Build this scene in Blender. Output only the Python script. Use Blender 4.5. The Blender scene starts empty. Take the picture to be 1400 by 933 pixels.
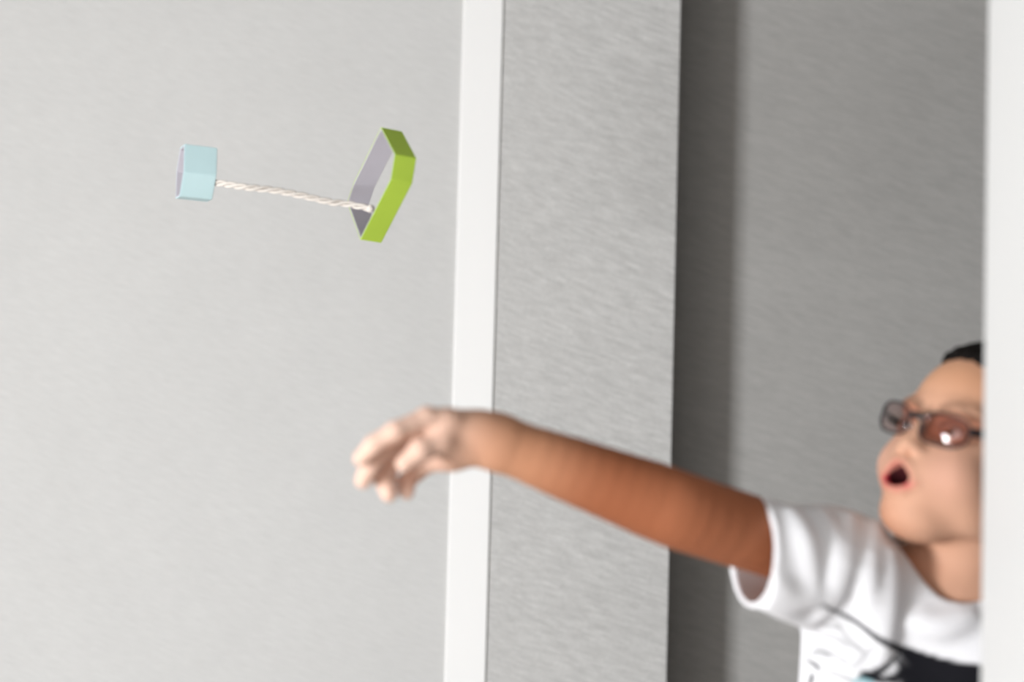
import bpy, bmesh, math, random
import numpy as np
from mathutils import Vector, Matrix

random.seed(4)
scene = bpy.context.scene
col = scene.collection
PI = math.pi

# ------------------------------------------------------------------ camera
CAM = np.array([0.0, 0.0, 1.25])
PITCH, ROLL, FPX = math.radians(2.5), math.radians(1.5), 1944.4
_r = np.array([1.0, 0, 0]); _u = np.array([0, -math.sin(PITCH), math.cos(PITCH)])
FWD = np.array([0, math.cos(PITCH), math.sin(PITCH)])
RIGHT = _r * math.cos(ROLL) + _u * math.sin(ROLL)
UP = -_r * math.sin(ROLL) + _u * math.cos(ROLL)
cd = bpy.data.cameras.new('camera'); cam = bpy.data.objects.new('camera', cd); col.objects.link(cam)
m3 = Matrix(((RIGHT[0], UP[0], -FWD[0]), (RIGHT[1], UP[1], -FWD[1]), (RIGHT[2], UP[2], -FWD[2])))
cam.matrix_world = Matrix.Translation(Vector(CAM)) @ m3.to_4x4()
cd.sensor_width = 36.0; cd.lens = 50.0; cd.clip_start = 0.02
cd.dof.use_dof = True; cd.dof.focus_distance = 1.95; cd.dof.aperture_fstop = 1.5
scene.camera = cam

# ------------------------------------------------------------------ world, lights, exposure
scene.view_settings.view_transform = 'Standard'; scene.view_settings.look = 'None'
scene.view_settings.gamma = 1.0; scene.view_settings.exposure = 0.0
scene.view_settings.use_curve_mapping = False
world = bpy.data.worlds.new('sky'); scene.world = world; world.use_nodes = True
world.node_tree.nodes['Background'].inputs[0].default_value = (0.75, 0.85, 1.0, 1)
world.node_tree.nodes['Background'].inputs[1].default_value = 0.4
def area(name, loc, direction, sx, sy, power, color):
    l = bpy.data.lights.new(name, 'AREA'); l.shape = 'RECTANGLE'; l.size = sx; l.size_y = sy
    l.energy = power; l.color = color
    o = bpy.data.objects.new(name, l); col.objects.link(o); o.location = loc
    o.rotation_euler = Vector(direction).to_track_quat('-Z', 'Y').to_euler()
    return o
KEY_Y = -1.05
area('daylight_side_window', (-3.215, KEY_Y, 0.75), (1, 0, 0), 0.90, 1.30, 285, (0.97, 0.985, 1.0))
area('rear_fill', (-0.35, -1.97, 1.45), (0, 1, 0), 1.5, 1.6, 11, (1.0, 0.94, 0.87))  # soft fill added behind the camera; no door is known there

# ------------------------------------------------------------------ helpers
def W(px, py, d):
    """world point seen at pixel (px,py) of the 1400x933 frame at depth d"""
    return CAM + RIGHT * ((px - 700) / FPX * d) - UP * ((py - 466.5) / FPX * d) + FWD * d
def on_y(px, py, y):
    ray = RIGHT * ((px - 700) / FPX) - UP * ((py - 466.5) / FPX) + FWD
    return CAM + ray * (y / ray[1])
def tag(o, label=None, cat=None, group=None, kind=None):
    if label: o['label'] = label
    if cat: o['category'] = cat
    if group: o['group'] = group
    if kind: o['kind'] = kind
    return o
def empty(name, loc):
    o = bpy.data.objects.new(name, None); o.empty_display_size = 0.05; o.location = loc; col.objects.link(o); return o
def link_mesh(name, me, mat, parent=None, smooth=True):
    o = bpy.data.objects.new(name, me); col.objects.link(o)
    if mat: me.materials.append(mat)
    if smooth: me.polygons.foreach_set('use_smooth', [True] * len(me.polygons))
    if parent:
        o.parent = parent
        # meshes carry world coordinates; only an Empty has an offset to undo
        o.matrix_parent_inverse = Matrix.Translation(parent.location).inverted()
    return o
def from_bm(name, bm, mat, parent=None, smooth=False):
    me = bpy.data.meshes.new(name); bm.normal_update(); bm.to_mesh(me); bm.free()
    return link_mesh(name, me, mat, parent, smooth)
def box_bm(x0, x1, y0, y1, z0, z1, bevel=0, seg=3):
    bm = bmesh.new(); bmesh.ops.create_cube(bm, size=1)
    for v in bm.verts:
        v.co = Vector(((x0 + x1) / 2 + v.co.x * (x1 - x0), (y0 + y1) / 2 + v.co.y * (y1 - y0), (z0 + z1) / 2 + v.co.z * (z1 - z0)))
    if bevel: bmesh.ops.bevel(bm, geom=bm.edges[:], offset=bevel, segments=seg, affect='EDGES', profile=0.5)
    return bm
def prism_bm(poly, z0, z1, bevel=0):
    bm = bmesh.new()
    f = bm.faces.new([bm.verts.new((x, y, z0)) for x, y in poly])
    r = bmesh.ops.extrude_face_region(bm, geom=[f])
    for e in r['geom']:
        if isinstance(e, bmesh.types.BMVert): e.co.z = z1
    bmesh.ops.recalc_face_normals(bm, faces=bm.faces[:])
    if bevel:
        es = [e for e in bm.edges if abs(e.verts[0].co.z - e.verts[1].co.z) > 0.1]
        bmesh.ops.bevel(bm, geom=es, offset=bevel, segments=4, affect='EDGES', profile=0.5)
    return bm
def structure(o): o['kind'] = 'structure'; return o
def tube_mesh(bm, pts, rad, n=10, closed=False, flat=1.0, updir=None):
    """sweep a (possibly flattened) circle along pts; rad is a number or list"""
    P = [Vector(p) for p in pts]; N = len(P); rings = []
    ref = Vector(updir) if updir is not None else None
    for i in range(N):
        a = P[(i - 1) % N] if (closed or i > 0) else P[i]
        b = P[(i + 1) % N] if (closed or i < N - 1) else P[i]
        t = (b - a).normalized()
        if ref is None:
            ref = t.orthogonal()
        s = (ref - t * ref.dot(t))
        s = s.normalized() if s.length > 1e-6 else t.orthogonal().normalized()
        if updir is None: ref = s
        c = t.cross(s); r = rad[i] if isinstance(rad, (list, tuple)) else rad
        rings.append([bm.verts.new(P[i] + (s * math.cos(2 * PI * k / n) * flat + c * math.sin(2 * PI * k / n)) * r) for k in range(n)])
    for i in range(N if closed else N - 1):
        A, B = rings[i], rings[(i + 1) % N]
        for k in range(n):
            bm.faces.new((A[k], A[(k + 1) % n], B[(k + 1) % n], B[k]))
    if not closed:
        bm.faces.new(rings[0][::-1]); bm.faces.new(rings[-1])
    bmesh.ops.recalc_face_normals(bm, faces=bm.faces[:])
def spline(pts, n):
    """Catmull-Rom through pts, n samples per span"""
    P = [np.array(p, float) for p in pts]; P = [2 * P[0] - P[1]] + P + [2 * P[-1] - P[-2]]
    out = []
    for i in range(1, len(P) - 2):
        a, b, c, d = P[i - 1:i + 3]
        for k in range(n):
            t = k / n
            out.append(0.5 * ((2 * b) + (c - a) * t + (2 * a - 5 * b + 4 * c - d) * t * t + (3 * b - a - 3 * c + d) * t ** 3))
    out.append(P[-2]); return out

# ------------------------------------------------------------------ materials
def mat(name, color=(0.8, 0.8, 0.8), rough=0.6, spec=0.3, noise=0.0, nscale=20.0, bump=0.0, attr=None, sss=0.0, fuzz=0.0):
    m = bpy.data.materials.new(name); m.use_nodes = True
    nt = m.node_tree; b = nt.nodes['Principled BSDF']
    b.inputs['Roughness'].default_value = rough; b.inputs['Specular IOR Level'].default_value = spec
    if sss:
        b.inputs['Subsurface Weight'].default_value = sss
        b.inputs['Subsurface Radius'].default_value = (1.0, 0.35, 0.2); b.inputs['Subsurface Scale'].default_value = 0.006
    if fuzz: b.inputs['Sheen Weight'].default_value = fuzz
    tc = nt.nodes.new('ShaderNodeTexCoord')
    nz = nt.nodes.new('ShaderNodeTexNoise'); nz.inputs['Scale'].default_value = nscale; nz.inputs['Detail'].default_value = 4
    nt.links.new(tc.outputs['Object'], nz.inputs['Vector'])
    if attr:
        src = nt.nodes.new('ShaderNodeAttribute'); src.attribute_name = attr; so = src.outputs['Color']
    else:
        src = nt.nodes.new('ShaderNodeRGB'); src.outputs[0].default_value = (*color, 1); so = src.outputs[0]
    mr = nt.nodes.new('ShaderNodeMapRange'); mr.inputs['To Min'].default_value = 1 - noise; mr.inputs['To Max'].default_value = 1 + noise
    nt.links.new(nz.outputs['Fac'], mr.inputs['Value'])
    mx = nt.nodes.new('ShaderNodeVectorMath'); mx.operation = 'SCALE'
    nt.links.new(so, mx.inputs[0]); nt.links.new(mr.outputs['Result'], mx.inputs['Scale'])
    nt.links.new(mx.outputs[0], b.inputs['Base Color'])
    if bump:
        bp = nt.nodes.new('ShaderNodeBump'); bp.inputs['Strength'].default_value = bump; bp.inputs['Distance'].default_value = 0.002
        nt.links.new(nz.outputs['Fac'], bp.inputs['Height']); nt.links.new(bp.outputs[0], b.inputs['Normal'])
    return m
def wallpaper(name, color, amount):
    """brushed, slightly slanted fine streaks on a matt wallpaper, with faint blotches"""
    m = bpy.data.materials.new(name); m.use_nodes = True
    nt = m.node_tree; b = nt.nodes['Principled BSDF']; b.inputs['Roughness'].default_value = 0.85; b.inputs['Specular IOR Level'].default_value = 0.15
    tc = nt.nodes.new('ShaderNodeTexCoord'); mp = nt.nodes.new('ShaderNodeMapping')
    mp.inputs['Rotation'].default_value = (0, math.radians(-17), 0); mp.vector_type = 'POINT'
    mp2 = nt.nodes.new('ShaderNodeMapping'); mp2.inputs['Scale'].default_value = (30, 30, 290)
    nt.links.new(tc.outputs['Object'], mp.inputs['Vector']); nt.links.new(mp.outputs[0], mp2.inputs['Vector'])
    n1 = nt.nodes.new('ShaderNodeTexNoise'); n1.inputs['Scale'].default_value = 1.0; n1.inputs['Detail'].default_value = 3; n1.inputs['Roughness'].default_value = 0.6
    nt.links.new(mp2.outputs[0], n1.inputs['Vector'])
    n2 = nt.nodes.new('ShaderNodeTexNoise'); n2.inputs['Scale'].default_value = 7.0; n2.inputs['Detail'].default_value = 2
    nt.links.new(tc.outputs['Object'], n2.inputs['Vector'])
    n3 = nt.nodes.new('ShaderNodeTexNoise'); n3.inputs['Scale'].default_value = 420.0; n3.inputs['Detail'].default_value = 1
    nt.links.new(tc.outputs['Object'], n3.inputs['Vector'])
    def rng(src, lo, hi, a=0.3, z=0.7):
        r = nt.nodes.new('ShaderNodeMapRange'); r.inputs['From Min'].default_value = a; r.inputs['From Max'].default_value = z
        r.inputs['To Min'].default_value = lo; r.inputs['To Max'].default_value = hi
        nt.links.new(src, r.inputs['Value']); return r.outputs['Result']
    def mul(a, c):
        x = nt.nodes.new('ShaderNodeMath'); x.operation = 'MULTIPLY'; nt.links.new(a, x.inputs[0]); nt.links.new(c, x.inputs[1]); return x.outputs[0]
    f = mul(mul(rng(n1.outputs['Fac'], 1 - amount, 1 + amount), rng(n2.outputs['Fac'], 0.985, 1.015)), rng(n3.outputs['Fac'], 1 - amount * .6, 1 + amount * .6))
    rgb = nt.nodes.new('ShaderNodeRGB'); rgb.outputs[0].default_value = (*color, 1)
    s = nt.nodes.new('ShaderNodeVectorMath'); s.operation = 'SCALE'; nt.links.new(rgb.outputs[0], s.inputs[0]); nt.links.new(f, s.inputs['Scale'])
    nt.links.new(s.outputs[0], b.inputs['Base Color'])
    bp = nt.nodes.new('ShaderNodeBump'); bp.inputs['Strength'].default_value = 0.12; bp.inputs['Distance'].default_value = 0.001
    nt.links.new(n1.outputs['Fac'], bp.inputs['Height']); nt.links.new(bp.outputs[0], b.inputs['Normal'])
    return m
M_WALL = wallpaper('light_grey_wallpaper', (0.615, 0.615, 0.608), 0.045)
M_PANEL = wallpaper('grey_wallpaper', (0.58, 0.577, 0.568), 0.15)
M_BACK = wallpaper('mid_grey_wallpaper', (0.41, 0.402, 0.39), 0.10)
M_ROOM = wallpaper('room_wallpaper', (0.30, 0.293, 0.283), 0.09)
M_WHITE = mat('white_paint', (0.92, 0.92, 0.915), 0.4, 0.3, 0.01, 6, 0.02)
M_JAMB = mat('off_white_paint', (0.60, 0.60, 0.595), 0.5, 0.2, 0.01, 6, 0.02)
M_FLOOR = mat('oak_floor', (0.30, 0.24, 0.19), 0.5, 0.3, 0.25, 5)
M_CEIL = mat('ceiling_paint', (0.28, 0.28, 0.27), 0.9, 0.1, 0.02, 4)

# ------------------------------------------------------------------ structure
YW = 2.40; CEIL = 2.5; XL, XR, YR = -3.2, 2.2, -2.0
tx0, tx1 = on_y(621, 466, YW)[0], on_y(676, 466, YW)[0]
pe = on_y(921.5, 466, YW + 0.02)
YB = YW + 0.02 + 0.128
structure(from_bm('floor', box_bm(XL - .15, XR + .15, YR - .15, YB + .12, -0.1, 0.0), M_FLOOR))
structure(from_bm('ceiling', box_bm(XL - .15, XR + .15, YR - .15, YB + .12, CEIL, CEIL + .1), M_CEIL))
structure(from_bm('wall_back_left', box_bm(XL, tx0 + .01, YW, YB + .12, 0, CEIL), M_WALL))
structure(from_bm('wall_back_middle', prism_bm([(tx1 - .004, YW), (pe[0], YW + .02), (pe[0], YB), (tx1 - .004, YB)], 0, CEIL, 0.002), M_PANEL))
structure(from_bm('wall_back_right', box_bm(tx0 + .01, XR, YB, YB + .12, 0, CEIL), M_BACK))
structure(from_bm('trim_1', box_bm(tx0, tx1, YW - .003, YW + .02, 0.0, CEIL, 0.0015), M_WHITE))
# left side wall with its tall window, rear wall with an opening invented for the fill
wy0, wy1, wz0, wz1 = KEY_Y - .47, KEY_Y + .47, 0.06, 1.44
structure(from_bm('wall_left', box_bm(XL - .15, XL, YR, wy0, 0, CEIL), M_ROOM))
structure(from_bm('wall_left_far', box_bm(XL - .15, XL, wy1, YB + .12, 0, CEIL), M_ROOM))
structure(from_bm('wall_left_below', box_bm(XL - .15, XL, wy0, wy1, 0, wz0), M_ROOM))
structure(from_bm('wall_left_above', box_bm(XL - .15, XL, wy0, wy1, wz1, CEIL), M_ROOM))
rx0, rx1, rz1 = -1.12, 0.42, 2.28
structure(from_bm('wall_rear', box_bm(XL, rx0, YR - .15, YR, 0, CEIL), M_ROOM))
structure(from_bm('wall_rear_right', box_bm(rx1, XR, YR - .15, YR, 0, CEIL), M_ROOM))
structure(from_bm('wall_rear_above', box_bm(rx0, rx1, YR - .15, YR, rz1, CEIL), M_ROOM))
structure(from_bm('wall_right', box_bm(XR, XR + .15, YR, YB + .12, 0, CEIL), M_ROOM))
# the partition that the boy leans out from behind, ending in a white jamb
jx = on_y(1344, 466, 1.33)[0]
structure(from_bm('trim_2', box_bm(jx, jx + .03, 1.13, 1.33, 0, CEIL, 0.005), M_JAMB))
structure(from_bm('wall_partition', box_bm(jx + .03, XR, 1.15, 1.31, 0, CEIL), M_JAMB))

# ------------------------------------------------------------------ signed-distance modelling
class Sdf:
    """ordered list of rounded primitives, combined with smooth unions and cuts"""
    def __init__(s): s.ops = []
    def ell(s, c, r, R=None, k=0.01, op='u'):
        s.ops.append(('e', np.array(c, float), np.array(r, float), np.eye(3) if R is None else R, k, op)); return s
    def cone(s, a, b, ra, rb, k=0.01, op='u'):
        s.ops.append(('c', np.array(a, float), np.array(b, float), (ra, rb), k, op)); return s
    def plane(s, p, n, k=0.003):           # keeps the side that n points away from
        s.ops.append(('p', np.array(p, float), np.array(n, float) / np.linalg.norm(n), None, k, 'i')); return s
    def chain(s, pts, rads, k=0.006, kin=0.003):   # bones joined to each other, then to the rest
        s.ops.append(('g', [np.array(p, float) for p in pts], list(rads), kin, k, 'u')); return s
    @staticmethod
    def _cone(P, a, b, ra, rb):
        ab = b - a; t = np.clip(((P - a) @ ab) / (ab @ ab), 0, 1)
        return np.linalg.norm(P - a - t[:, None] * ab, axis=1) - (ra + (rb - ra) * t)
    @staticmethod
    def _smin(a, b, k):
        h = np.maximum(k - np.abs(a - b), 0) / k
        return np.minimum(a, b) - h * h * k * 0.25
    def __call__(s, P, cap=0.06):
        D = np.full(len(P), cap)
        for o in s.ops:
            t, k, op = o[0], o[4], o[5]
            if t == 'e': c, R = o[1], o[2].max()
            elif t == 'c': c, R = (o[1] + o[2]) / 2, np.linalg.norm(o[1] - o[2]) / 2 + max(o[3])
            elif t == 'g':
                A = np.array(o[1]); c = A.mean(0); R = np.linalg.norm(A - c, axis=1).max() + max(o[2])
            else: c = None
            if c is None: idx = slice(None); Q = P
            else:
                idx = np.nonzero(((P - c) ** 2).sum(1) < (R + cap + k) ** 2)[0]
                if not len(idx): continue
                Q = P[idx]
            if t == 'e':
                L = (Q - o[1]) @ o[3].T
                k0 = np.linalg.norm(L / o[2], axis=1); k1 = np.linalg.norm(L / o[2] ** 2, axis=1) + 1e-9
                d = np.where(k0 < 1e-3, -o[2].min(), k0 * (k0 - 1) / k1)
            elif t == 'c': d = s._cone(Q, o[1], o[2], *o[3])
            elif t == 'p': d = (Q - o[1]) @ o[2]
            else:
                d = None
                for i in range(len(o[1]) - 1):
                    e = s._cone(Q, o[1][i], o[1][i + 1], o[2][i], o[2][i + 1])
                    d = e if d is None else s._smin(d, e, o[3])
            cur = D[idx]
            if op == 'u': D[idx] = s._smin(cur, d, k)
            elif op == 's': D[idx] = -s._smin(-cur, d, k)
            else: D[idx] = -s._smin(-cur, -d, k)
        return np.clip(D, -cap, cap)
    def grad(s, P, e=0.0008):
        G = np.stack([s(P + np.eye(3)[i] * e) - s(P - np.eye(3)[i] * e) for i in range(3)], 1)
        n = np.linalg.norm(G, axis=1, keepdims=True) + 1e-9
        return G / n, n[:, 0] / (2 * e)
    def trace(s, px, py, d0=0.9, d1=2.3):
        """first surface point met from the camera along a pixel's ray"""
        d = d0
        for _ in range(400):
            p = W(px, py, d); v = s(p[None])[0]
            if v < 0.0004: return p
            d += max(v * 0.7, 0.0004)
            if d > d1: return None
        return None
def surface(sdf, lo, hi, h, name):
    """surface nets over a block-culled grid"""
    lo = np.array(lo, float); hi = np.array(hi, float); B = 8
    nb = np.ceil((hi - lo) / (h * B)).astype(int); n = nb * B
    bi = np.stack(np.meshgrid(*[np.arange(x) for x in nb], indexing='ij'), -1).reshape(-1, 3)
    v = sdf(lo + (bi + 0.5) * h * B)
    F = np.empty((nb[0], B, nb[1], B, nb[2], B), np.float32)
    F[:] = np.where(v > 0, 0.05, -0.05).reshape(nb)[:, None, :, None, :, None]
    act = bi[np.abs(v) < h * B * 0.87 * 1.45]
    off = np.stack(np.meshgrid(*[np.arange(B)] * 3, indexing='ij'), -1).reshape(-1, 3)
    for s in range(0, len(act), 600):
        a = act[s:s + 600]
        P = lo + (a[:, None, :] * B + off[None]) * h
        val = sdf(P.reshape(-1, 3)).reshape(len(a), B, B, B)
        F[a[:, 0], :, a[:, 1], :, a[:, 2], :] = val
    F = F.reshape(n); I = F < 0
    cnt = np.zeros(n - 1, np.uint8)
    for dx in (0, 1):
        for dy in (0, 1):
            for dz in (0, 1):
                cnt += I[dx:n[0] - 1 + dx, dy:n[1] - 1 + dy, dz:n[2] - 1 + dz]
    C = np.argwhere((cnt > 0) & (cnt < 8)); m = n - 1
    key = (C[:, 0] * m[1] + C[:, 1]) * m[2] + C[:, 2]
    co = {}
    for c in range(8):
        d = np.array([c & 1, c >> 1 & 1, c >> 2]); q = C + d; co[c] = (F[q[:, 0], q[:, 1], q[:, 2]].astype(float), d)
    S = np.zeros((len(C), 3)); N = np.zeros(len(C))
    for a in range(8):
        for ax in (1, 2, 4):
            if a & ax: continue
            fa, da = co[a]; fb, db = co[a | ax]; x = (fa < 0) != (fb < 0)
            t = np.where(x, fa / np.where(x, fa - fb, 1), 0)[:, None]
            S += np.where(x[:, None], da + (db - da) * t, 0); N += x
    V = lo + (C + S / N[:, None]) * h
    for _ in range(2):
        g, gn = sdf.grad(V); st = np.clip(sdf(V) / np.maximum(gn, 0.3), -h * .6, h * .6); V = V - g * st[:, None]
    quads = []
    for ax in range(3):
        b, c = (ax + 1) % 3, (ax + 2) % 3
        sl0 = [slice(1, -1)] * 3; sl1 = [slice(1, -1)] * 3
        sl0[ax] = slice(0, n[ax] - 1); sl1[ax] = slice(1, n[ax])
        A, Bv = I[tuple(sl0)], I[tuple(sl1)]
        E = np.argwhere(A != Bv); fl = A[E[:, 0], E[:, 1], E[:, 2]]
        E = E + 1; E[:, ax] -= 1
        eb = np.zeros(3, int); eb[b] = 1; ec = np.zeros(3, int); ec[c] = 1
        ks = []
        for d in (-eb - ec, -ec, 0 * eb, -eb):
            q = E + d; kk = (q[:, 0] * m[1] + q[:, 1]) * m[2] + q[:, 2]; ks.append(np.searchsorted(key, kk))
        Q = np.stack(ks, 1); Q[~fl] = Q[~fl][:, ::-1]; quads.append(Q)
    Q = np.concatenate(quads)
    me = bpy.data.meshes.new(name)
    me.vertices.add(len(V)); me.vertices.foreach_set('co', V.astype(np.float32).ravel())
    me.loops.add(Q.size); me.loops.foreach_set('vertex_index', Q.astype(np.int32).ravel())
    me.polygons.add(len(Q)); me.polygons.foreach_set('loop_start', np.arange(0, Q.size, 4, dtype=np.int32))
    me.update(calc_edges=True); me.validate()
    return me, V
def paint(me, rgb):
    a = me.color_attributes.new('tint', 'FLOAT_COLOR', 'POINT')
    a.data.foreach_set('color', np.concatenate([rgb, np.ones((len(rgb), 1))], 1).astype(np.float32).ravel())
def rotm(f, l, u): return np.array([f, l, u])
def sstep(x, a, b):
    t = np.clip((x - a) / (b - a), 0, 1); return t * t * (3 - 2 * t)
def segdist(P, pts):
    d = np.full(len(P), 9.0)
    for a, b in zip(pts[:-1], pts[1:]):
        ab = b - a; t = np.clip(((P - a) @ ab) / (ab @ ab + 1e-12), 0, 1)
        d = np.minimum(d, np.linalg.norm(P - a - t[:, None] * ab, axis=1))
    return d

# ------------------------------------------------------------------ the boy
# head frame: F forward, L his left, U crown
TH, PH, RO = math.radians(56), math.radians(21), math.radians(7)
F0 = np.array([-math.sin(TH), -math.cos(TH), 0]); L0 = np.array([math.cos(TH), -math.sin(TH), 0]); U0 = np.array([0, 0, 1.0])
HF = F0 * math.cos(PH) + U0 * math.sin(PH); _hu = U0 * math.cos(PH) - F0 * math.sin(PH)
HU = _hu * math.cos(RO) + L0 * math.sin(RO); HL = L0 * math.cos(RO) - _hu * math.sin(RO)
HO = W(1334, 613, 1.50)
HR = rotm(HF, HL, HU)
def H(f, l, u): return HO + HF * f + HL * l + HU * u
# torso frame
TT = math.radians(25)
TF = np.array([-math.sin(TT), -math.cos(TT), 0]); TL = np.array([math.cos(TT), -math.sin(TT), 0]); TU = U0
TR = rotm(TF, TL, TU)
NECK = W(1300, 800, 1.535)
def T(f, l, z): return np.array([NECK[0], NECK[1], 0]) + TF * f + TL * l + np.array([0, 0, z])
ZN = NECK[2]
sh_r = W(1128, 762, 1.505); el_r = W(940, 702, 1.42); wr_r = W(672, 602, 1.39)
sh_l = T(-.01, .135, ZN - .07); el_l = T(-.03, .175, ZN - .28); wr_l = T(.05, .185, ZN - .47)

def head(s, hair=0.0):
    s.ell(H(-.014, 0, .030), (.091, .070, .081), HR, .02)          # cranium
    s.ell(H(.030, 0, -.030), (.055, .060, .078), HR, .03)          # face
    s.ell(H(.027, 0, .036), (.044, .053, .040), HR, .02)           # forehead
    return s
body = Sdf()
head(body)
body.ell(H(.055, 0, -.098), (.030, .032, .022), HR, .03)           # chin
for q in (-1, 1):
    body.ell(H(.010, q * .048, -.070), (.030, .014, .022), HR, .03)   # jaw corner
    body.ell(H(.052, q * .034, -.048), (.028, .026, .026), HR, .02)   # cheek
    body.ell(H(.066, q * .028, .016), (.014, .024, .008), HR, .015)   # brow
    body.ell(H(.088, q * .031, -.008), (.010, .017, .010), HR, .012, 's')  # socket
    body.ell(H(.064, q * .031, -.008), (.0145, .0155, .0125), HR, .006)   # lids, parted
    body.ell(H(.080, q * .031, -.0085), (.012, .0125, .0046), HR, .002, 's')
body.ell(H(.076, 0, -.060), (.020, .030, .024), HR, .02)           # muzzle
body.cone(H(.080, 0, .000), H(.096, 0, -.034), .006, .0085, .012)  # nose
for q in (-1, 1): body.ell(H(.088, q * .010, -.038), (.009, .007, .0065), HR, .006)
for q in (-1, 1): body.ell(H(.096, q * .0055, -.0435), (.004, .003, .004), HR, .003, 's')
# open mouth: lips round a hollow
UL = [H(.088, -.0195, -.069), H(.095, -.007, -.055), H(.096, .0, -.056), H(.095, .007, -.055), H(.088, .0195, -.069)]
LL = [H(.088, -.0195, -.069), H(.091, -.009, -.078), H(.0915, 0, -.080), H(.091, .009, -.078), H(.088, .0195, -.069)]
body.chain(UL, [.003, .0045, .0042, .0045, .003], .008)
body.chain(LL, [.003, .0052, .0055, .0052, .003], .008)
body.ell(H(.090, 0, -.0680), (.030, .0155, .0102), HR, .004, 's')
body.ell(H(.094, 0, -.0625), (.016, .008, .0088), HR, .004, 's')
for q in (-1, 1):                                                   # ears
    body.ell(H(-.012, q * .073, -.012), (.018, .007, .029), HR, .008)
    body.ell(H(-.008, q * .080, -.012), (.010, .005, .018), HR, .004, 's')
# neck, trunk, legs
body.cone(H(-.030, 0, -.040), NECK + TF * .006 + np.array([0, 0, -.01]), .047, .048, .03)
body.ell(T(.0, 0, ZN - .14), (.075, .118, .15), TR, .04)
body.ell(T(.005, 0, ZN - .32), (.072, .105, .15), TR, .04)
body.ell(T(-.005, 0, ZN - .44), (.078, .112, .09), TR, .04)
body.cone(NECK + np.array([0, 0, -.035]), sh_r, .040, .038, .04)
body.cone(NECK + np.array([0, 0, -.035]), sh_l, .040, .038, .04)
HIPZ = ZN - .47
for q in (-1, 1):
    hip = T(0, q * .062, HIPZ); kn = T(.02, q * .07, HIPZ * .54); an = T(-.01, q * .075, .07)
    body.cone(hip, kn, .068, .046, .03); body.cone(kn, an, .045, .030, .02)
# right arm, stretched out; elbow and wrist masses
def lerp(a, b, t): return a + (b - a) * t
ARM = [sh_r, lerp(sh_r, el_r, .45), el_r, lerp(el_r, wr_r, .2), lerp(el_r, wr_r, .6), wr_r]
body.chain(spline(ARM, 5), list(np.interp(np.arange(26) / 5, range(6), [.0385, .0385, .0388, .0382, .0322, .0250])), .03, .001)
body.chain([sh_l, el_l, wr_l], [.042, .034, .023], .03, .02)
# right hand, flung open, wrist bent down
def hand_right(s):
    w = wr_r
    mcp = [W(584, 572, 1.360), W(575, 581, 1.378), W(580, 602, 1.396), W(596, 624, 1.410)]
    wb = [W(655, 590, 1.380), W(655, 597, 1.388), W(656, 605, 1.397), W(658, 612, 1.404)]
    s.chain([lerp(w, wb[1], -.2), wb[1]], [.023, .019], .02)
    for a, b in zip(wb, mcp): s.chain([a, lerp(a, b, .6), b], [.0155, .0135, .0108], .014, .008)
    fin = [[mcp[0], W(541, 590, 1.345), W(512, 608, 1.345), W(494, 627, 1.352)],
           [mcp[1], W(532, 607, 1.372), W(507, 636, 1.368), W(497, 657, 1.372)],
           [mcp[2], W(538, 627, 1.400), W(525, 655, 1.390), W(532, 675, 1.382)],
           [mcp[3], W(570, 645, 1.412), W(555, 660, 1.402), W(556, 673, 1.392)]]
    for f, r in zip(fin, (.0095, .0102, .0104, .0092)):
        s.chain(f, [r * 1.1, r, r * .93, r * .82], .005, .004)
    s.ell(W(628, 596, 1.388), (.030, .018, .020), None, .016)
    s.ell(W(610, 617, 1.405), (.024, .016, .018), None, .014)
    s.chain([W(640, 610, 1.384), W(604, 604, 1.362), W(575, 616, 1.350), W(553, 634, 1.348)], [.0165, .0125, .0105, .0085], .008, .005)
    return fin
FIN = hand_right(body)
# left hand, hanging behind the partition
for i in range(4):
    b0 = wr_l + TU * -.055 + TF * (.024 - i * .014); b1 = b0 + TU * -.032 + TL * -.004; b2 = b1 + TU * -.026 + TL * -.012
    body.chain([wr_l + TU * -.008 + TF * (.01 - i * .006), b0], [.014, .011], .012)
    body.chain([b0, b1, b2], [.0085, .0078, .0065], .004)
body.chain([wr_l + TU * -.015 + TF * .012, wr_l + TU * -.045 + TF * .038, wr_l + TU * -.072 + TF * .042], [.013, .010, .0075], .008)

me, V = surface(body, (-.17, 1.20, .03), (.80, 1.72, 1.46), .0028, 'person')
hl = (V - HO) @ HR.T                                                # head coordinates of every vertex
nh = sstep(-hl[:, 2], .14, .10)                                     # only on the head
skin = np.tile(np.array([[.58, .33, .225]]), (len(V), 1))
def blend(rgb, w):
    global skin
    skin = skin * (1 - w[:, None]) + np.array(rgb) * w[:, None]
ck = np.exp(-(((hl[:, 0] - .065) / .03) ** 2 + ((np.abs(hl[:, 1]) - .038) / .022) ** 2 + ((hl[:, 2] + .05) / .024) ** 2))
blend((.64, .35, .27), ck * .6)
blend((.60, .31, .18), np.exp(-(((hl[:, 0] - .06) / .05) ** 2 + ((hl[:, 2] - .055) / .03) ** 2)) * .9)
hand_w = sstep(-(V - wr_r) @ RIGHT, -.05, .07) * (np.linalg.norm(V - wr_r, axis=1) < .25)
blend((.84, .58, .47), hand_w * .9)
tan_shade = np.exp(-(segdist(V, [sh_r, el_r, lerp(el_r, wr_r, .35)]) / .085) ** 3)  # tan deepened on the upper arm, its shade painted into the skin
blend((.50, .23, .12), np.exp(-(segdist(V, [sh_r, el_r, lerp(el_r, wr_r, .85)]) / .075) ** 3) * .8); blend((.29, .085, .034), tan_shade * .9)
lip = np.minimum(segdist(V, UL), segdist(V, LL))
blend((.58, .22, .17), sstep(-segdist(V, UL), -.0068, -.0045)); blend((.52, .03, .06), sstep(-segdist(V, LL), -.0072, -.0048))
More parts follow.
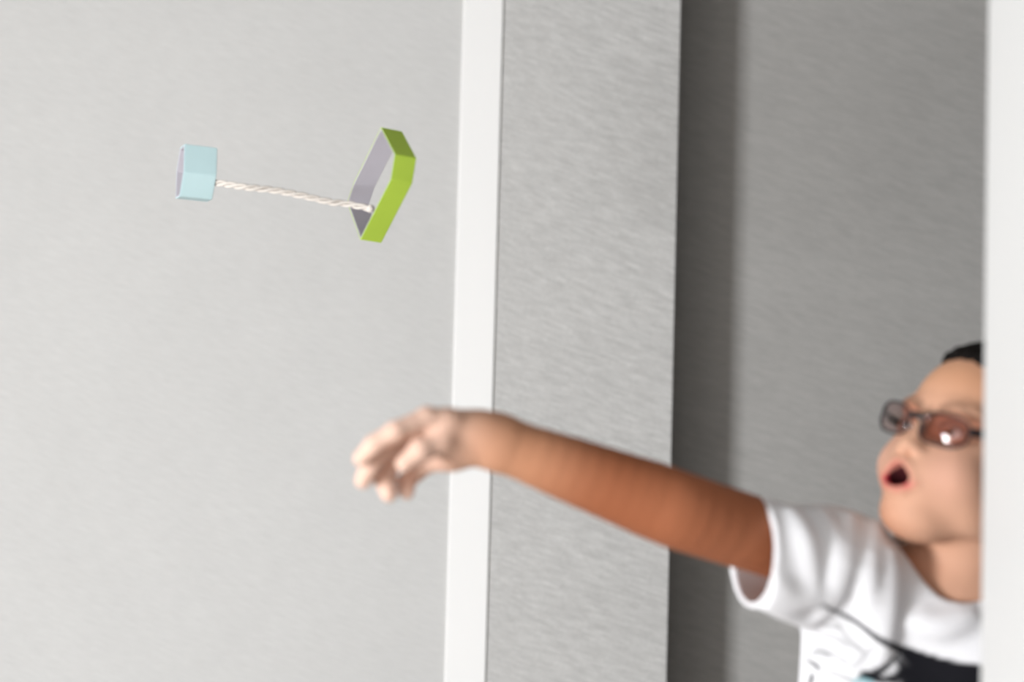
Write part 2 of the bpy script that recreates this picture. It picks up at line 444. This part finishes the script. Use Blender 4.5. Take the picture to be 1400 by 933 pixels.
mouth = (np.abs(hl[:, 1]) < .0185) & (np.abs(hl[:, 2] + .0670) < .0130) & (hl[:, 0] < .0895) & (hl[:, 0] > .04)
blend((.06, .012, .015), mouth * 1.0)
def snap(p):
    p = np.array([p], float)
    for _ in range(6):
        g, _n = body.grad(p); p = p - g * np.clip(body(p), -.02, .02)[:, None]
    return p[0]
for q in (-1, 1):                                                    # eyebrows
    bp_ = [snap(p) for p in (H(.086, q * .013, .014), H(.084, q * .022, .019), H(.080, q * .033, .021), H(.070, q * .045, .014))]
    blend((.10, .05, .03), sstep(-segdist(V, bp_), -.0065, -.001) * .5)
    lash = [snap(p) for p in (H(.080, q * .018, -.004), H(.083, q * .025, .001), H(.083, q * .034, .001), H(.075, q * .044, -.007))]
    blend((.12, .06, .05), sstep(-segdist(V, lash), -.004, -.002) * .6)
paint(me, skin)
M_SKIN = mat('skin', rough=0.6, spec=0.15, noise=0.03, nscale=60, attr='tint', sss=0.05)
boy = link_mesh('person', me, M_SKIN)
tag(boy, 'boy in white T-shirt leaning out behind the white jamb, one arm flung out, mouth open', 'person')

# eyes
def ball_bm(c, r, R):
    bm = bmesh.new(); bmesh.ops.create_uvsphere(bm, u_segments=32, v_segments=20, radius=r)
    M = Matrix([[R[2][i], R[1][i], R[0][i]] for i in range(3)])     # pole along forward
    for v in bm.verts: v.co = M @ v.co + Vector(c)
    bmesh.ops.recalc_face_normals(bm, faces=bm.faces[:])
    return bm
M_EYE = mat('eye', rough=0.08, spec=0.5, attr='tint')
gaze = HF + HL * -.25 + HU * .12; gaze /= np.linalg.norm(gaze)
for q in (-1, 1):
    c = H(.0655, q * .031, -.008); e = from_bm('eye', ball_bm(c, .0122, HR), M_EYE, boy, True)
    P = np.array([v.co[:] for v in e.data.vertices]); a = ((P - c) / .0122) @ gaze
    rgb = np.where((a > .965)[:, None], (.01, .008, .006), np.where((a > .86)[:, None], (.10, .045, .02), (.82, .80, .78)))
    paint(e.data, rgb)

# hair: short dark crop
hair = Sdf()
hair.ell(H(-.016, 0, .034), (.098, .0755, .0855), HR, .02)
hair.ell(H(.023, 0, .045), (.047, .055, .043), HR, .02)
hair.cone(H(.113, -.10, .048), H(.113, .10, .048), .056, .056, .012, 's')   # clears the forehead
hair.ell(H(.075, 0, -.040), (.075, .12, .085), HR, .01, 's')                # clears the face
hair.ell(H(-.01, .085, -.02), (.032, .03, .042), HR, .01, 's'); hair.ell(H(-.01, -.085, -.02), (.032, .03, .042), HR, .01, 's')
for q in (-1, 1): hair.ell(H(.058, q * .055, .036), (.042, .036, .042), HR, .012, 's')
hair.plane(H(-.02, 0, -.06), -HU + HF * -.25)
hme, HV = surface(hair, HO - .16, HO + .17, .0026, 'hair')
hn, _ = hair.grad(HV)
hq = (HV - HO) @ HR.T
rip = np.sin(hq[:, 1] * 900 + np.sin(hq[:, 0] * 160) * 2) * np.sin(hq[:, 0] * 420 + hq[:, 2] * 300) * .0012 + np.sin(hq[:, 1] * 380 + hq[:, 0] * 210) * .0009
hme.vertices.foreach_set('co', (HV + hn * rip[:, None]).astype(np.float32).ravel())
M_HAIR = mat('dark_hair', (.005, .0035, .003), 0.75, 0.12, 0.4, 300)
link_mesh('hair', hme, M_HAIR, boy)

# T-shirt
shirt = Sdf()
shirt.ell(T(.0, -.012, ZN - .15), (.088, .142, .165), TR, .04)
shirt.ell(T(.012, -.010, ZN - .32), (.095, .140, .20), TR, .06)
shirt.cone(lerp(sh_r, NECK, .2) - UP * .015, T(.035, -.085, ZN - .25), .052, .060, .05)
shirt.cone(T(0, -.004, ZN - .36), T(0, 0, ZN - .50), .085, .10, .05)
shirt.cone(NECK + np.array([0, 0, -.036]) + TF * .005, sh_r, .054, .047, .04)
shirt.cone(NECK + np.array([0, 0, -.036]) + TF * .005, sh_l, .054, .056, .04)
shirt.cone(NECK + np.array([0, 0, -.05]) - TF * .005, NECK + UP * .026 - TF * .012 - TL * .006, .066, .061, .02)
ax = (el_r - sh_r); alen = np.linalg.norm(ax); ax /= alen
cuff = lerp(sh_r, el_r, .54)
sag = -UP * .022
shirt.cone(sh_r + sag * .5, cuff + ax * .05 + sag, .055, .058, .03)
shirt.cone(sh_l, lerp(sh_l, el_l, .62), .055, .058, .03)
# folds pulled from the raised shoulder down the chest
FOLDS = [[(1082, 706), (1100, 745), (1112, 800)], [(1122, 706), (1138, 750), (1140, 810)], [(1160, 712), (1152, 770), (1118, 840)],
         [(1196, 722), (1186, 780), (1192, 860)], [(1215, 760), (1212, 830), (1206, 890)], [(1062, 800), (1085, 815), (1120, 815)],
         [(1040, 812), (1070, 830), (1105, 850)], [(1250, 850), (1290, 856), (1325, 845)]]
base_shirt = Sdf(); base_shirt.ops = list(shirt.ops)
for f in FOLDS:
    pts = [base_shirt.trace(*p) for p in f]; pts = [p for p in pts if p is not None]
    if len(pts) > 1:
        pts = [np.array(p) for p in spline(pts, 4)]
        pts = [p + FWD * .001 for p in pts]
        shirt.chain(pts, [.0050 + .0055 * math.sin(PI * (i + .6) / (len(pts) + .2)) for i in range(len(pts))], .016, .006)
cn = -RIGHT * .95 - FWD * .24 + UP * .08
shirt.plane(cuff, cn)
shirt.plane((0, 0, HIPZ - .05), (0, 0, -1))
# hollow sleeves and neck
shirt.cone(cuff + ax * .08 + sag * 1.05, lerp(sh_r, cuff, .35) + sag * .9, .0545, .042, .004, 's')
shirt.cone(lerp(sh_l, el_l, .95), lerp(sh_l, el_l, .30), .053, .046, .004, 's')
shirt.cone(NECK + UP * .09 + TF * .035, NECK + UP * -.002 + TF * .012, .070, .056, .006, 's')
sme, SV = surface(shirt, (.10, 1.28, .55), (.85, 1.75, 1.32), .003, 'tshirt')
scol = np.tile(np.array([[.78, .78, .805]]), (len(SV), 1))
def ink(px_pts, w0, w1, strength, rgb=(.007, .007, .010)):
    global scol
    pts = [shirt.trace(*p) for p in px_pts]; pts = [p for p in pts if p is not None]
    if len(pts) < 2: return
    pts = [np.array(p) for p in spline(pts, 6)]
    for i, (a, b) in enumerate(zip(pts[:-1], pts[1:])):
        w = w0 + (w1 - w0) * i / max(1, len(pts) - 2)
        d = segdist(SV, [a, b]); k = sstep(-d, -(w + .0025), -(w - .0005)) * strength
        scol = scol * (1 - k[:, None]) + np.array(rgb) * k[:, None]
# printed drawing: a dark mass with a long pointed stroke, scribbled lines beside it
ink([(1125, 828), (1148, 839), (1172, 852), (1192, 868), (1212, 880)], .0008, .0022, .85)
ink([(1212, 880), (1240, 892), (1270, 905), (1300, 916), (1340, 925)], .002, .010, .97)
ink([(1222, 886), (1250, 902), (1262, 925), (1258, 950), (1240, 990)], .002, .016, .97)
ink([(1262, 912), (1300, 930), (1345, 945)], .012, .018, .97)
ink([(1262, 935), (1300, 955), (1350, 970)], .02, .022, .97)
ink([(1250, 970), (1300, 990), (1350, 1000)], .02, .022, .97)
ink([(1228, 893), (1214, 910), (1196, 922), (1180, 926)], .001, .0045, .8)
ink([(1180, 924), (1200, 930), (1222, 928), (1244, 915)], .002, .004, .7)
ink([(1232, 900), (1238, 915), (1228, 935)], .006, .008, .35)
for p, s in (([(1102, 902), (1112, 908), (1120, 915)], .35), ([(1108, 930), (1110, 925), (1106, 940)], .5), ([(1120, 868), (1140, 872), (1160, 884)], .14),
             ([(1112, 886), (1130, 890), (1160, 908)], .16), ([(1135, 845), (1150, 862), (1165, 880), (1182, 892)], .14), ([(1115, 850), (1130, 856), (1150, 858)], .12),
             ([(1165, 915), (1180, 900), (1195, 885)], .14), ([(1130, 918), (1150, 925), (1175, 935)], .18), ([(1108, 895), (1120, 893), (1135, 897)], .2)):
    ink(p, .0012, .0024, s)
ink([(1166, 935), (1178, 931), (1192, 935)], .001, .002, .6, (.30, .50, .55))
paint(sme, scol)
M_SHIRT = mat('white_cotton', rough=0.85, spec=0.15, noise=0.015, nscale=500, bump=0.04, attr='tint')
ts = link_mesh('tshirt', sme, M_SHIRT, boy); ts['label'] = 'white cotton T-shirt with a dark scribbled print'
# trousers and shoes, below the frame
tr = Sdf()
tr.ell(T(-.003, 0, HIPZ + .03), (.090, .120, .09), TR, .03)
for q in (-1, 1):
    hip = T(0, q * .066, HIPZ - .01); kn = T(.02, q * .073, HIPZ * .54); an = T(-.01, q * .078, .05)
    tr.cone(hip, kn, .080, .062, .02); tr.cone(kn, an, .062, .055, .02)
tr.plane(T(0, 0, .05), (0, 0, -1))
tme, TV = surface(tr, (.20, 1.30, .02), (.85, 1.80, .90), .006, 'trousers')
link_mesh('trousers', tme, mat('grey_denim', (.10, .12, .16), .9, .1, .15, 200), boy)
M_SHOE = mat('shoe', (.25, .25, .26), .6, .3)
for q in (-1, 1):
    s = Sdf(); s.ell(T(.045, q * .076, .032), (.11, .042, .036), TR, .01).ell(T(-.015, q * .076, .055), (.05, .038, .045), TR, .02)
    s.plane(T(0, 0, .0005), (0, 0, -1))
    c = T(.03, q * .076, .04); m_, _v = surface(s, c - .16, c + .16, .005, 'shoe'); link_mesh('shoe', m_, M_SHOE, boy)

# ------------------------------------------------------------------ eyeglasses
M_FRAME = mat('dark_frame', (.012, .010, .012), .3, .5)
M_LENS = bpy.data.materials.new('tinted_lens'); M_LENS.use_nodes = True
nt = M_LENS.node_tree; nt.nodes.remove(nt.nodes['Principled BSDF'])
tb = nt.nodes.new('ShaderNodeBsdfTransparent'); tb.inputs[0].default_value = (.80, .69, .67, 1)
gb = nt.nodes.new('ShaderNodeBsdfGlossy'); gb.inputs['Roughness'].default_value = .03
lf = nt.nodes.new('ShaderNodeLayerWeight'); lf.inputs['Blend'].default_value = .5
lp = nt.nodes.new('ShaderNodeMath'); lp.operation = 'POWER'; lp.inputs[1].default_value = 4.0
nt.links.new(lf.outputs['Facing'], lp.inputs[0])
lw = nt.nodes.new('ShaderNodeMapRange'); lw.inputs['To Min'].default_value = .04; lw.inputs['To Max'].default_value = .6
nt.links.new(lp.outputs[0], lw.inputs['Value'])
mxs = nt.nodes.new('ShaderNodeMixShader')
nt.links.new(lw.outputs[0], mxs.inputs[0]); nt.links.new(tb.outputs[0], mxs.inputs[1]); nt.links.new(gb.outputs[0], mxs.inputs[2])
nt.links.new(mxs.outputs[0], nt.nodes['Material Output'].inputs[0])
GO = H(.098, 0, -.010)
gl = empty('eyeglasses', GO)
tag(gl, 'dark framed eyeglasses with tinted lenses worn on the boy\'s face', 'glasses')
GP = math.radians(8)                                                # lens planes lean in towards the cheeks
GFv = HF * math.cos(GP) - HU * math.sin(GP); GU = HU * math.cos(GP) + HF * math.sin(GP); GL = HL * math.cos(.06) - GU * math.sin(.06); GU = GU * math.cos(.06) + HL * math.sin(.06)
def G(l, u, f=0):                                                    # wrap: falls back towards the temples
    return GO + GL * l + GU * u + GFv * (f - 4.2 * l * l)
def rim_pts(q, n=40, s=1.0):
    out = []
    for i in range(n):
        a = 2 * PI * i / n; c, si = math.cos(a), math.sin(a)
        x = math.copysign(abs(c) ** .72, c) * .0255 * s; y = math.copysign(abs(si) ** .75, si) * .0162 * s
        y += 0.0015 * c                                             # corners swept up
        out.append((q * (.0335 + x), y))
    return out
for q in (-1, 1):
    bm = bmesh.new(); tube_mesh(bm, [G(x, y) for x, y in rim_pts(q)], .0015, 8, True)
    rim = from_bm('rim', bm, M_FRAME, gl, True)
    bm = bmesh.new(); layers = []
    for z in (-.0008, .0008):
        rows = []
        cen = bm.verts.new(G(q * .0335, 0, z + .004))
        for sc_ in (.33, .66, .97):
            rows.append([bm.verts.new(G(x, y, z + .004 * (1 - sc_ ** 2))) for x, y in rim_pts(q, 40, sc_)])
        for i in range(40): bm.faces.new((cen, rows[0][i], rows[0][(i + 1) % 40]))
        for a_, b_ in zip(rows[:-1], rows[1:]):
            for i in range(40): bm.faces.new((a_[i], b_[i], b_[(i + 1) % 40], a_[(i + 1) % 40]))
        layers.append(rows[-1])
    for i in range(40): bm.faces.new((layers[0][i], layers[0][(i + 1) % 40], layers[1][(i + 1) % 40], layers[1][i]))
    bmesh.ops.recalc_face_normals(bm, faces=bm.faces[:])
    ln = from_bm('lens', bm, M_LENS, gl, True)
    bm = bmesh.new()
    tip = [G(q * .0575, .005), G(q * .0625, .0065, -.004), H(.052, q * .079, .002), H(.010, q * .0795, .003), H(-.014, q * .0785, .006), H(-.030, q * .077, -.012), H(-.036, q * .075, -.026)]
    tube_mesh(bm, spline(tip, 5), .0046, 8, False, .40, HL)
    from_bm('temple', bm, M_FRAME, gl, True)
    bm = bmesh.new(); tube_mesh(bm, spline([G(q * .010, .001, -.001), G(q * .0085, -.004, -.005), H(.0885, q * .0085, -.017)], 4), .0012, 6)
    from_bm('nose_pad', bm, M_FRAME, gl, True)
bm = bmesh.new(); tube_mesh(bm, spline([G(-.0095, .005), G(-.004, .0075, .002), G(.004, .0075, .002), G(.0095, .005)], 5), .0034, 8)
from_bm('bridge', bm, M_FRAME, gl, True)

# ------------------------------------------------------------------ thrown toy: two hoops on a twisted cord
M_GREEN = mat('green_paint', (.54, .77, .09), .55, .3, .05, 30)
M_PALE = mat('pale_wood', (.62, .60, .66), .7, .2, .04, 40)
M_BLUE = mat('pale_blue_paint', (.62, .84, .88), .55, .3, .05, 30)
M_CORD = mat('cream_cord', (.74, .69, .64), .9, .1, .08, 300)
DT = 1.75
toy_o = W(470, 270, DT)
toy = empty('throwing_toy', toy_o)
tag(toy, 'green hoop and pale blue hoop joined by twisted cord, flying in front of the wall', 'toy')
def unit(v): v = np.array(v, float); return v / np.linalg.norm(v)
def hoop(name, c, poly, axis, uvec, width, thick, m_out, label):
    """closed band whose outline is poly (u,v); axis runs from front rim to back rim; outer skin painted, lining bare"""
    n_ = unit(axis); u_ = unit(np.array(uvec) - n_ * np.dot(uvec, n_)); v_ = np.cross(n_, u_)
    if v_[2] < 0: v_ = -v_
    cx = sum(p[0] for p in poly) / len(poly); cy = sum(p[1] for p in poly) / len(poly)
    def off(pl, t):
        out = []; N = len(pl)
        for i in range(N):
            a, b, d = (np.array(pl[j % N], float) for j in (i - 1, i, i + 1))
            e1, e2 = unit(b - a), unit(d - b); n1 = np.array([-e1[1], e1[0]]); n2 = np.array([-e2[1], e2[0]])
            s = 1 if np.dot(n1, np.array([cx, cy]) - b) > 0 else -1
            h = unit(n1 + n2) * s; out.append(b + h * t / max(.4, np.dot(h, n1 * s)))
        return out
    def at(p, w): return Vector(np.array(c) + u_ * p[0] + v_ * p[1] + n_ * w)
    def band(nm, a, b, m_, par):
        bm = bmesh.new(); N = len(a); R = [[bm.verts.new(at(p, w)) for p in pl] for pl, w in ((a, 0), (a, width), (b, width), (b, 0))]
        for k in range(4):
            for i in range(N):
                bm.faces.new((R[k][i], R[k][(i + 1) % N], R[(k + 1) % 4][(i + 1) % N], R[(k + 1) % 4][i]))
        bmesh.ops.recalc_face_normals(bm, faces=bm.faces[:])
        bmesh.ops.bevel(bm, geom=bm.edges[:], offset=.0006, segments=2, affect='EDGES')
        return from_bm(nm, bm, m_, par)
    mid = off(poly, thick * .35); inn = off(poly, thick)
    o = band(name, poly, mid, m_out, toy); o['label'] = label
    band('lining', mid, inn, M_PALE, o)
    return n_, u_, v_
kx = DT / 1.9
gpoly = [(.018, .0703), (.064, .0265), (.0585, -.006), (-.014, -.0783), (-.064, -.0212), (-.0496, .004)]
gpoly = [(a * kx * 1.12, b * kx) for a, b in gpoly]
gc = W(220 + 1054 / 3.684, 150 + 360 / 3.684, DT)
gn_, gu_, gv_ = hoop('hoop', gc, gpoly, (.86, .50, -.06), (.50, -.86, 0), .0285, .0024, M_GREEN, 'large green hexagonal hoop with a pale lining')
bc = W(246, 235, DT + .02)
bpoly = [(.025, .031), (.032, -.005), (.012, -.032), (-.022, -.031), (-.031, .005), (-.012, .032)]
hoop('hoop.001', bc, bpoly, (.93, .37, -.03), (.37, -.93, 0), .040, .0026, M_BLUE, 'small pale blue hexagonal hoop')
# cord of three strands
cpts = [W(266, 246, DT + .024), W(303, 251, DT + .012), W(335, 256, DT), W(372, 260, DT), W(410, 267, DT), W(450, 276, DT), W(475, 279, DT + .0), W(509, 286, DT - .01)]
path = spline(cpts, 16)
bm = bmesh.new()
Ls = [0.0]
for a, b in zip(path[:-1], path[1:]): Ls.append(Ls[-1] + float(np.linalg.norm(b - a)))
for k in range(3):
    pts = []
    for i, p in enumerate(path):
        t = unit(path[min(i + 1, len(path) - 1)] - path[max(i - 1, 0)]); s = unit(np.cross(t, (0, 0, 1.0))); c = np.cross(s, t)
        an = Ls[i] / .045 * 2 * PI + k * 2 * PI / 3
        pts.append(p + (s * math.cos(an) + c * math.sin(an)) * .0026)
    tube_mesh(bm, pts, .0018, 7)
for c_, r_ in ((path[2], .0048), (path[-2], .0052)):
    g = bmesh.ops.create_icosphere(bm, subdivisions=2, radius=r_, matrix=Matrix.Translation(Vector(c_)))
cord = from_bm('cord', bm, M_CORD, toy, True); cord['label'] = 'twisted cream cord knotted to both hoops'
